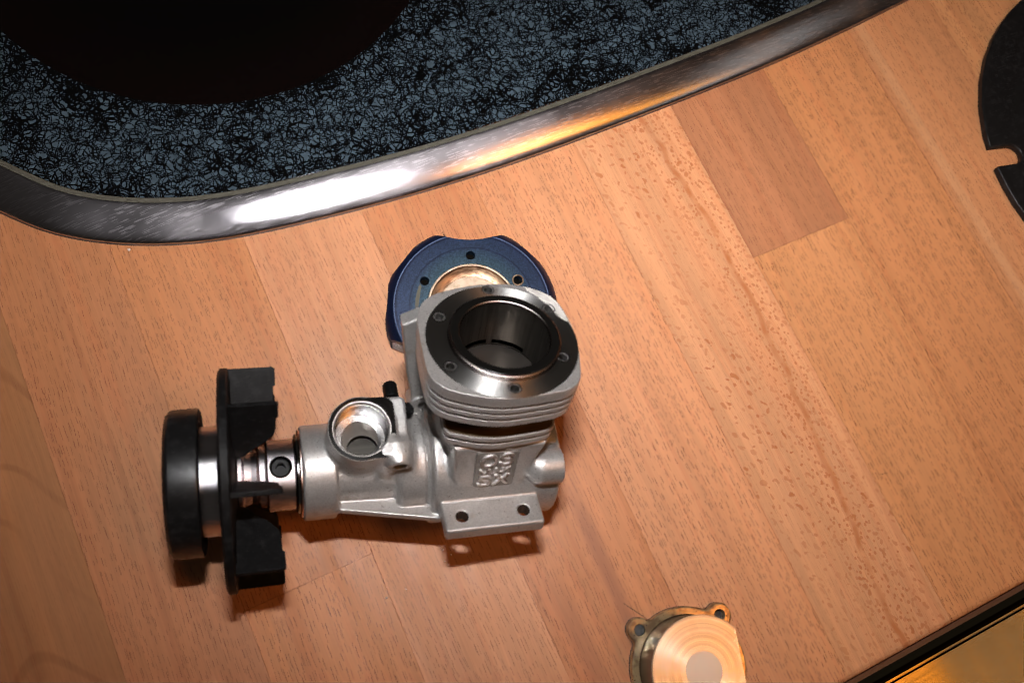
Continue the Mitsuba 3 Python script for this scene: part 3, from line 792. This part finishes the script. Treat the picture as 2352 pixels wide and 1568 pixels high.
for a0, a1 in ((math.radians(96), math.radians(134)), (math.radians(42), math.radians(88))):
    a0, a1 = a0 - 0.06, a1 - 0.06
    put('transfer_port', lathe([(36.9, 11.57), (37.2, 11.48), (38.1, 11.48), (38.3, 11.57)], 24, a0=a0, a1=a1), 'void', ENGINE, xf=ENG, smooth=False)
for hx, hy in HOLES:
    m = lathe([(48.2, 0), (48.2, 1.1)] + [q for i in range(6) for q in ((48.3 + 0.36 * i, 1.22), (48.48 + 0.36 * i, 0.95))] + [(50.42, 1.25), (50.52, 1.7), (50.47, 1.8)], 28)
    m.apply_translation([hx, hy, 0])
    put('threaded_hole', m, 'chip_metal', ENGINE, xf=ENG, smooth=False)

# badge with raised lettering on the front of the pedestal
scene['badge_floor'] = {'type': 'principled', 'base_color': rgb(.20, .185, .17), 'metallic': 0.5, 'roughness': 0.5}
badge = bevel_slab(Polygon([(-6.7, 24.0), (5.4, 23.4), (5.7, 7.6), (-5.6, 8.2)]).buffer(-1.2).buffer(1.2, 6), 0.55, 0.25)
BM = np.eye(4); BM[:3, :3] = [[1, 0, 0], [0, 0, -1], [0, 1, 0]]; BM[:3, 3] = [0, -15.2, 0]
B4 = T((M4 @ BM).tolist())
bk = put('badge', badge, 'badge_floor', ENGINE, xf=B4, smooth=30, label='raised cast badge panel with lettering')


def letters(text, x, y, w, h, shear=0.0):
    m = meshkit.text_mesh(text, 5.0, depth=0.65, bold=True)
    v = m.vertices - m.bounds[0]
    s = m.bounds[1] - m.bounds[0]
    v = v * [w / s[0], h / s[1], 1]
    v[:, 1] += shear * v[:, 0]
    m.vertices = v + [x, y, 0.5]
    put('lettering', m, 'worn_alu', bk, xf=B4, smooth=False)


letters('OS', -5.3, 17.4, 9.3, 5.2, 0.10)
letters('MAX', -5.0, 14.6, 8.8, 2.0, 0.08)
letters('SX', -4.9, 9.2, 9.0, 4.5, 0.04)

for x in (-9.25, 8.25):
    for y in (-22, 22):
        m = lathe([(0.3, 1.70), (4.05, 1.70)], 40); m.apply_translation([x, y, 0])
        put('bolt_hole', m, 'hole_dark', ENGINE, xf=ENG, smooth=True, label='dark bolt hole through a mounting lug')

# clamp screw of the carburettor
SC = np.array([-25.6, 7.6, 20.6])
bolt = mfold(lathe([(0, 0), (0, 1.9), (0.15, 2.05), (4.6, 2.05), (5.0, 1.8), (5.0, 0)], 40)) - mfold(lathe([(3.2, 0), (3.2, 1.05), (6, 1.05), (6, 0)], 6))
bm = tri(bolt); bm.vertices = bm.vertices[:, [0, 2, 1]] * [1, 1, -1] + SC
if bm.volume < 0: bm.invert()
put('clamp_screw', bm, 'black_steel', ENGINE, xf=ENG, smooth=30, label='black socket head screw on the carburettor clamp')
put('clamp_nut', (lambda m: (m.apply_translation([-21.3, 7.4, 15.2]), m)[1])(tri(mfold(trimesh.creation.cylinder(2.3, 2.2, sections=6)))), 'black_steel', ENGINE, xf=ENG, smooth=30)

# crankshaft end: washer, collar, hub, fan wheel, clutch ring
put_turned('thrust_washer', [(-52.1, 6), (-52.1, 10.7), (-51.8, 11.0), (-51.3, 11.0), (-51.2, 10.4), (-50.9, 10.4), (-50.8, 11.7), (-50.3, 11.9), (-50.2, 11.0)], 'dark_edge', ENGINE, ENG, flip=False, axis='x')
put_turned('thrust_washer', [(-51.25, 10.4), (-51.2, 11.9), (-51.0, 12.1), (-50.5, 12.1), (-50.5, 8)], 'brass', ENGINE, ENG, axis='x', label='bronze coloured shim behind the fan collar')
collar = mfold(lathe([(-59.9, 0), (-59.9, 9.2), (-59.4, 9.8), (-52.5, 9.8), (-52.0, 9.3), (-52.0, 0)], 120, axis='x'))
aS = math.radians(112.5)
dS = np.array([0, math.cos(aS), math.sin(aS)])
def radial(mesh, a, x, r0=0.0):
    """A mesh built along +z set radially at angle a round the shaft."""
    d = np.array([0, math.cos(a), math.sin(a)]); e1 = np.array([1.0, 0, 0]); e2 = np.cross(d, e1)
    m = mesh.copy(); m.vertices = m.vertices[:, :1] * e1 + m.vertices[:, 1:2] * e2 + (m.vertices[:, 2:] + r0) * d + [x, 0, 0]
    if m.volume < 0: m.invert()
    return m


collar = collar - mfold(radial(trimesh.creation.cylinder(3.0, 12, sections=48), aS, -56.1, 9.0)) - mfold(radial(trimesh.creation.cylinder(0.95, 12, sections=32), math.radians(206), -55.6, 9.0))
put('fan_collar', tri(collar), 'satin_steel', ENGINE, xf=ENG, smooth=30, label='polished collar holding a black grub screw')
grub = mfold(lathe([(0, 0), (0, 2.75), (5.4, 2.75), (5.9, 2.3), (5.9, 0)], 40)) - mfold(lathe([(3.0, 0), (3.0, 1.45), (8, 1.45), (8, 0)], 6))
put('grub_screw', radial(tri(grub), aS, -56.1, 2.6), 'black_steel', ENGINE, xf=ENG, smooth=30)
put_turned('shaft_waist', [(-67.2, 9.2), (-66.2, 9.0), (-65.6, 7.6), (-63.8, 7.1), (-62.4, 7.6), (-61.6, 8.4), (-60.2, 8.6), (-59.8, 8.8)], 'satin_steel', ENGINE, ENG, axis='x', label='polished waisted hub inside the fan')
put_turned('clutch_hub', [(-77.6, 13.5), (-77.2, 14.9), (-72.0, 14.9), (-71.6, 14.7), (-71.2, 14.9), (-70.8, 14.9)], 'chrome', ENGINE, ENG, axis='x', label='bright polished clutch hub behind the fan')
FAN = ENGINE + '__fan_wheel'
disc = lathe([(-71.2, 0), (-71.2, 29.6), (-70.6, 30.4), (-68.9, 30.4), (-68.5, 29.9), (-68.5, 27.6), (-68.2, 27.0), (-68.2, 15), (-67.6, 12.5), (-67.6, 9.6), (-68.6, 9.4), (-68.6, 0)], 144, axis='x')
fk = put('fan_wheel', disc, 'fan_plastic', ENGINE, xf=ENG, smooth=30, label='black plastic fan wheel with radial blades')
bl2 = Polygon([(-68.6, 9.2), (-65.5, 10.0), (-62.6, 13.0), (-60.0, 15.0), (-57.6, 18.0), (-57.0, 20.2), (-56.9, 24.6), (-56.3, 25.0), (-56.2, 29.6), (-57.0, 30.1), (-68.6, 30.1)])
for k in range(8):
    a = math.radians(133 + 45 * k)
    m = bevel_slab(bl2.simplify(0.001), 1.3, 0.2, -0.65, steps=2)
    e_r, e_t = np.array([0, math.cos(a), math.sin(a)]), np.array([0, -math.sin(a), math.cos(a)])
    m.vertices = m.vertices[:, :1] * [1, 0, 0] + m.vertices[:, 1:2] * e_r + m.vertices[:, 2:] * e_t
    put('fan_blade', m, 'fan_plastic', fk, xf=ENG, smooth=25)
cl = lathe([(-85.0, 0), (-85.0, 18.6), (-84.2, 19.6), (-83.5, 19.9), (-77.4, 20.0), (-76.7, 19.8), (-76.4, 19.3), (-76.4, 17.0), (-76.8, 16.4), (-77.4, 15.4), (-78.5, 14.8), (-78.5, 0)], 144, axis='x')
put('clutch_ring', cl, 'clutch_rubber', ENGINE, xf=ENG, smooth=40, label='satin black clutch ring at the end of the shaft')

# ------------------------------------------------------------------ the blue cylinder head, underside up
HEAD = 'cylinder_head'
tag(HEAD, 'blue anodised finned cylinder head lying upside down behind the engine', 'cylinder head')
H0 = np.array([56.6, 74.9])


def at_mm(m, c, z=0.0):
    m = m.copy(); m.vertices = (m.vertices + [c[0], c[1], z]) * 0.001
    return m


cuts = []
for a, rr, dd in ((68.4, 27.8, 22.9), (203.5, 27.8, 23.2), (293.5, 27.8, 23.2), (121, 60, 27.1), (153, 60, 27.1), (24, 60, 27.2)):
    cuts.append(Point((dd + rr) * math.cos(math.radians(a)), (dd + rr) * math.sin(math.radians(a))).buffer(rr, 96))
CUT = unary_union(cuts)


def head_slice(r0, r1, z0, z1, n=8):
    """A slice of the head whose rim leans from r0 at z0 to r1 at z1."""
    m = mfold(lathe([(z0, 0), (z0, r0), (z1, r1), (z1, 0)], 144))
    return m - mfold(extrude(CUT, 40, -5))


top = head_slice(28.0, 28.0, 8.6, 9.4) + head_slice(28.0, 26.9, 9.4, 11.0) + head_slice(26.9, 25.3, 11.0, 12.0)
bore = mfold(lathe([(0, 0), (0, 14.4), (30, 14.4), (30, 0)], 96))
gro = mfold(lathe([(11.75, 19.95), (13, 19.95), (13, 20.25), (11.75, 20.25)], 144, closed=True))
lipg = mfold(lathe([(11.7, 24.1), (13, 24.1), (13, 24.9), (11.7, 24.9)], 144, closed=True))
top = top - bore - gro
put('groove', at_mm(lathe([(11.99, 19.85), (12.012, 19.85), (12.012, 20.3), (11.99, 20.3)], 144, closed=True), H0), 'blue_edge', HEAD, smooth=False)
put('groove', at_mm(tri(mfold(lathe([(11.95, 24.15), (12.012, 24.15), (12.012, 24.8), (11.95, 24.8)], 144, closed=True)) - mfold(extrude(CUT.buffer(0.1), 40, -5))), H0), 'blue_edge', HEAD, smooth=False)
HA = [68.4 + 60 * k for k in range(6)]
for a in HA:
    c = trimesh.creation.cylinder(1.5, 30, sections=32); c.apply_translation([17.4 * math.cos(math.radians(a)), 17.4 * math.sin(math.radians(a)), 10])
    top = top - mfold(c)
tm_ = tri(top)
cen = tm_.triangles_center; nrm = tm_.face_normals
rim_f = (np.hypot(cen[:, 0], cen[:, 1]) > 24.9) & (np.hypot(cen[:, 0], cen[:, 1]) < 30) & (cen[:, 2] < 11.999)
bk_ = tm_.submesh([np.where(~rim_f)[0]], append=True); rk_ = tm_.submesh([np.where(rim_f)[0]], append=True)
put('underside', at_mm(bk_, H0), 'blue_anodised', HEAD, smooth=30, label='grainy blue underside with a thin turned groove')
put('rim', at_mm(rk_, H0), 'blue_edge', HEAD, smooth=30, label='darker blue bevelled rim with cut-outs')
put('bead', at_mm(tri((mfold(lathe([(11.9, 24.75), (12.0, 25.25), (12.12, 25.1), (12.1, 24.85)], 144, closed=True))) - mfold(extrude(CUT.buffer(0.15), 40, -5))), H0), 'blue_bead', HEAD, smooth=40)
for k in range(5):
    z1 = 7.9 - 1.6 * k
    fin = head_slice(28.0, 28.0, z1 - 0.32, z1) - mfold(extrude(Point(0, 0).buffer(15), 40, -5))
    put('cooling_fin', at_mm(tri(fin), H0), 'blue_edge', HEAD, smooth=30)
    lit = (mfold(lathe([(z1 - 0.24, 0), (z1 - 0.24, 27.6), (z1 + 0.03, 27.6), (z1 + 0.03, 0)], 144)) ^ mfold(extrude(CUT.buffer(0.28), 40, -5))) - mfold(extrude(CUT.buffer(-0.04), 40, -5))
    put('fin_edge', at_mm(tri(lit), H0), 'bare_edge', HEAD, smooth=30, label='bare bright edge of a cooling fin')
put('core', at_mm(lathe([(0.0, 0), (0.0, 21.2), (8.7, 21.2), (8.7, 0)], 72), H0), 'blue_edge', HEAD, smooth=30)
for a in HA:
    c = trimesh.creation.cylinder(1.46, 0.4, sections=24); c.apply_translation([17.4 * math.cos(math.radians(a)), 17.4 * math.sin(math.radians(a)), 8.95])
    put('screw_hole', at_mm(c, H0), 'void', HEAD, smooth=30)
a = math.radians(68.4 - 60)
put('hole_collar', at_mm((lambda m: (m.apply_translation([17.4 * math.cos(a), 17.4 * math.sin(a), 0]), m)[1])(lathe([(11.9, 1.5), (12.12, 1.5), (12.12, 1.9), (11.95, 1.95)], 32, closed=True)), H0), 'burnt_copper', HEAD, smooth=30)
put('combustion_ring', at_mm(lathe([(9.0, 14.39), (12.1, 14.39), (12.35, 14.1), (12.35, 13.75), (11.9, 13.55), (11.55, 13.4), (11.0, 12.4), (10.6, 11.3), (10.5, 10.6)], 120), H0), 'burnt_copper', HEAD, smooth=35, label='burnt copper coloured combustion ring')
put('ring_edge', at_mm(lathe([(12.05, 14.45), (12.38, 14.2), (12.42, 13.85), (12.36, 13.7)], 120), H0), 'tan_deposit', HEAD, smooth=35)
put('squish_band', at_mm(lathe([(10.5, 10.6), (10.75, 10.5), (10.75, 7.2), (9.8, 6.4), (8.0, 4.5), (6.6, 2.0), (6.4, 0)], 96), H0), 'tan_deposit', HEAD, smooth=35, label='tan combustion face')
arc = [(18.3 * math.cos(t), 18.3 * math.sin(t)) for t in np.linspace(math.radians(133), math.radians(180), 24)] + [((17.3 + 0.25 * math.sin(9 * t)) * math.cos(t), (17.3 + 0.25 * math.sin(9 * t)) * math.sin(t)) for t in np.linspace(math.radians(178), math.radians(136), 24)]
put('gasket_remnant', at_mm(extrude(Polygon(arc), 0.15, 12.005), H0), 'olive_gasket', HEAD, smooth=False, label='olive strip of old gasket')

# ------------------------------------------------------------------ the backplate cover at the bottom
COVER = 'crankcase_cover'
tag(COVER, 'oily amber flanged metal cover with pale turned top near the bottom edge', 'engine cover')
LA = [math.radians(x) for x in (119.0, 31.0, 211.0, 301.0)]
fl = Point(0, 0).buffer(17.9, 64)
for a in LA:
    c = Point(18.6 * math.cos(a), 18.6 * math.sin(a)).buffer(3.7, 24)
    fl = fl.union(c)
fl = fl.buffer(1.8, 16).buffer(-3.0, 16).buffer(1.2, 16)
fm_ = mfold(bevel_slab(Polygon(fl.exterior).simplify(0.01), 3.2, 0.45, 0.35)) - mfold(lathe([(-1, 0), (-1, 13.5), (9, 13.5), (9, 0)], 64))
for a in LA:
    c = trimesh.creation.cylinder(1.75, 20, sections=32); c.apply_translation([18.6 * math.cos(a), 18.6 * math.sin(a), 0]); fm_ = fm_ - mfold(c)
put('flange', at_mm(tri(fm_), CAP), 'oily_amber', COVER, smooth=35, label='amber oily flange with screw lugs')
put('gasket', at_mm(extrude(Polygon(fl.exterior).buffer(0.08).difference(Point(0, 0).buffer(14)), 0.33, 0.01), CAP), 'dark_fibre', COVER, smooth=False)
halfp = sbox(-40, -40, 11.6, 40)
from shapely import affinity
halfp = affinity.rotate(halfp, -16.2, origin=(0, 0))
wall = mfold(lathe([(3.0, 0), (3.0, 15.9), (4.2, 15.3), (16.6, 15.2), (16.6, 0)], 144)) ^ mfold(extrude(halfp, 40, -5))
put('wall', at_mm(tri(wall), CAP), 'oily_brown', COVER, smooth=35, label='dark oily side wall of the cover')
cap = mfold(lathe([(16.55, 0), (16.55, 15.3), (17.2, 15.65), (17.5, 15.4), (17.5, 8.3), (17.2, 7.9), (17.3, 5.9), (17.0, 5.6), (16.95, 0)], 144)) ^ mfold(extrude(halfp, 40, -5))
put('top_face', at_mm(tri(cap), CAP), 'cap_face', COVER, smooth=30, label='pale gold turned top with one straight side')
tp, rp = np.linspace(0, 2 * math.pi, 241), np.array([5.45, 5.9, 7.9, 8.3, 10, 12, 14, 15.35])
RR = np.minimum(rp[None], 11.55 / np.maximum(np.cos(tp - math.radians(-16.2)), 1e-3)[:, None] * np.where(np.cos(tp - math.radians(-16.2)) > 0.02, 1, 1e6)[:, None])
ZZ = np.interp(RR, [5.45, 5.9, 7.9, 8.3], [17.06, 17.36, 17.26, 17.53]) + 0.01
fv = np.stack([RR * np.cos(tp)[:, None], RR * np.sin(tp)[:, None], ZZ], -1).reshape(-1, 3)
fuv = np.stack([np.repeat(tp[:, None] / (2 * math.pi), 8, 1), np.repeat(rp[None] / 20, 241, 0)], -1).reshape(-1, 2)
ii, jj = np.meshgrid(np.arange(240), np.arange(7), indexing='ij')
q = np.stack([ii * 8 + jj, ii * 8 + jj + 1, (ii + 1) * 8 + jj + 1, (ii + 1) * 8 + jj], -1).reshape(-1, 4)
fm2 = trimesh.Trimesh(fv, np.vstack([q[:, :3], q[:, [0, 2, 3]]])[:, ::-1], process=False)
fn2 = np.tile([0, 0, 1.0], (len(fv), 1))
scene[COVER + '__turned_face'] = {'type': 'ply', 'filename': meshkit.write_ply(at_mm(fm2, CAP), uv=fuv, normals=fn2), 'face_normals': False, 'bsdf': {'type': 'ref', 'id': 'cap_turned'}}
put('centre_disc', at_mm(lathe([(16.9, 0), (16.9, 5.5), (17.02, 5.45), (17.02, 0)], 64), CAP), 'cap_centre', COVER, smooth=30, label='dull grey centre of the top')
a = LA[0]
scr = mfold(lathe([(0.2, 0), (0.2, 1.7), (2.9, 1.7), (3.1, 1.5), (3.1, 0)], 32)) - mfold(trimesh.creation.box(bounds=[[-1.3, -0.25, 2.5], [1.3, 0.25, 4]])) - mfold(trimesh.creation.box(bounds=[[-0.25, -1.3, 2.5], [0.25, 1.3, 4]]))
sm = tri(scr); sm.apply_translation([18.6 * math.cos(a), 18.6 * math.sin(a), 0])
put('screw', at_mm(sm, CAP), 'screw_dark', COVER, smooth=30, label='dirty black screw in one lug')

# ------------------------------------------------------------------ the black disc at the right edge
DISC = 'black_disc'
dc = np.array([338.8, 38.6])
slot_a = math.radians(166.5)
slot = LineString([(0, 0), (30, 0)]).buffer(3.9, 24)
sl = affinity.translate(affinity.rotate(slot, math.degrees(slot_a), origin=(0, 0)), 68.0 * math.cos(slot_a), 68.0 * math.sin(slot_a))
dpoly = Point(0, 0).buffer(76.3, 180).difference(sl)
dpoly = dpoly.buffer(-0.6).buffer(0.6)
put(DISC, at_mm(bevel_slab(Polygon(dpoly.exterior).simplify(0.01), 3.0, 0.6, 0.05), dc), 'disc_black', smooth=30)
tag(DISC, 'large flat black plastic disc with a round ended slot at the right edge', 'disc')

# ------------------------------------------------------------------ crumbs, swarf and hairs on the wood
def blob(x, y, r, squash=0.6, seed=0):
    m = trimesh.creation.icosphere(2, 1.0)
    q = meshkit.fbm(m.vertices * 1.7 + seed * 7.3, 3, seed)
    m.vertices = m.vertices * (0.6 + 0.8 * q[:, None]) * [r, r, r * squash]
    m.apply_translation([x, y, -m.bounds[0][2]])
    m.vertices *= 0.001
    return m


def flat_px(u, v, z=0.0):
    """Where a line of sight meets the table: used once to lay out the small crumbs (millimetres)."""
    d = R_CAM * ((u - 1176) / 2050) - U_CAM * ((v - 784) / 2050) - B_CAM
    t = (z - CAM[2]) / d[2]
    return (CAM + t * d)[:2] * 1000


bits = [('crumb', (297, 574), 0.45, 'white_crumb', 'tiny white crumb beside the curved steel rim'), ('metal_shaving', (1036, 1273), 0.28, 'swarf_metal', 'tiny metal shavings in front of the mounting lug'),
        ('metal_shaving', (1022, 1288), 0.22, 'swarf_metal', None), ('metal_shaving', (1018, 1262), 0.22, 'swarf_metal', None), ('metal_shaving', (1029, 1296), 0.2, 'swarf_metal', None),
        ('metal_shaving', (888, 1372), 0.35, 'swarf_metal', 'tiny metal shaving on the light stave below the engine'), ('metal_shaving', (933, 1352), 0.2, 'swarf_metal', None)]
LB = {2: 'tiny bright shaving nearest the wood joint, lower left of the front lug', 3: 'tiny bright shaving left of the front lug shadow', 4: 'lowest tiny bright shaving below the front lug shadow', 6: 'smaller bright shaving to the right of the lone shaving below the engine'}
for i, (nm, px, r, b, lb) in enumerate(bits):
    lb = lb or LB.get(i)
    q = flat_px(*px)
    k = put(nm, blob(q[0], q[1], r, 0.6, i), b, smooth=True)
    tag(k, lb or 'tiny bright metal shaving on the wood in front of the engine', 'crumb' if nm == 'crumb' else 'metal shaving', 'metal shavings on the wood' if nm != 'crumb' else None)


def hair(pts, r):
    P = np.array([[*flat_px(u, v), z] for u, v, z in pts])
    s = np.linspace(0, 1, len(P))
    P = CubicSpline(s, P)(np.linspace(0, 1, 24))
    t = np.gradient(P, axis=0); t /= np.linalg.norm(t, axis=1, keepdims=True)
    a = np.cross(t, [0, 0, 1]); a /= np.linalg.norm(a, axis=1, keepdims=True); b = np.cross(t, a)
    ang = np.linspace(0, 2 * math.pi, 6, endpoint=False)
    rr = r * np.r_[np.linspace(0.4, 1, 4), np.ones(16), np.linspace(1, 0.4, 4)]
    V = (P[:, None] + rr[:, None, None] * (np.cos(ang)[None, :, None] * a[:, None] + np.sin(ang)[None, :, None] * b[:, None])).reshape(-1, 3)
    F = []
    for i in range(23):
        for k in range(6):
            l = (k + 1) % 6
            F += [[i * 6 + k, i * 6 + l, (i + 1) * 6 + l], [i * 6 + k, (i + 1) * 6 + l, (i + 1) * 6 + k]]
    return trimesh.Trimesh(V * 0.001, np.array(F), process=False)


k = put('bristle', hair([(1016, 533, .3), (1020, 541, .4), (1024, 549, .3)], 0.16), 'dark_fibre', smooth=True); tag(k, 'short black bristle beside the notch of the blue cylinder head', 'bristle')
k = put('hair', hair([(1431, 1384, .15), (1452, 1398, .2), (1470, 1410, .3), (1486, 1421, .6)], 0.09), 'dark_fibre', smooth=True); tag(k, 'thin dark hair touching the oily cover', 'hair')
k = put('hair', hair([(2024, 1090, .15), (2030, 1087, .3), (2038, 1086, .15)], 0.07), 'dark_fibre', smooth=True); tag(k, 'tiny curled hair on the wood beside the spotted stave', 'hair')
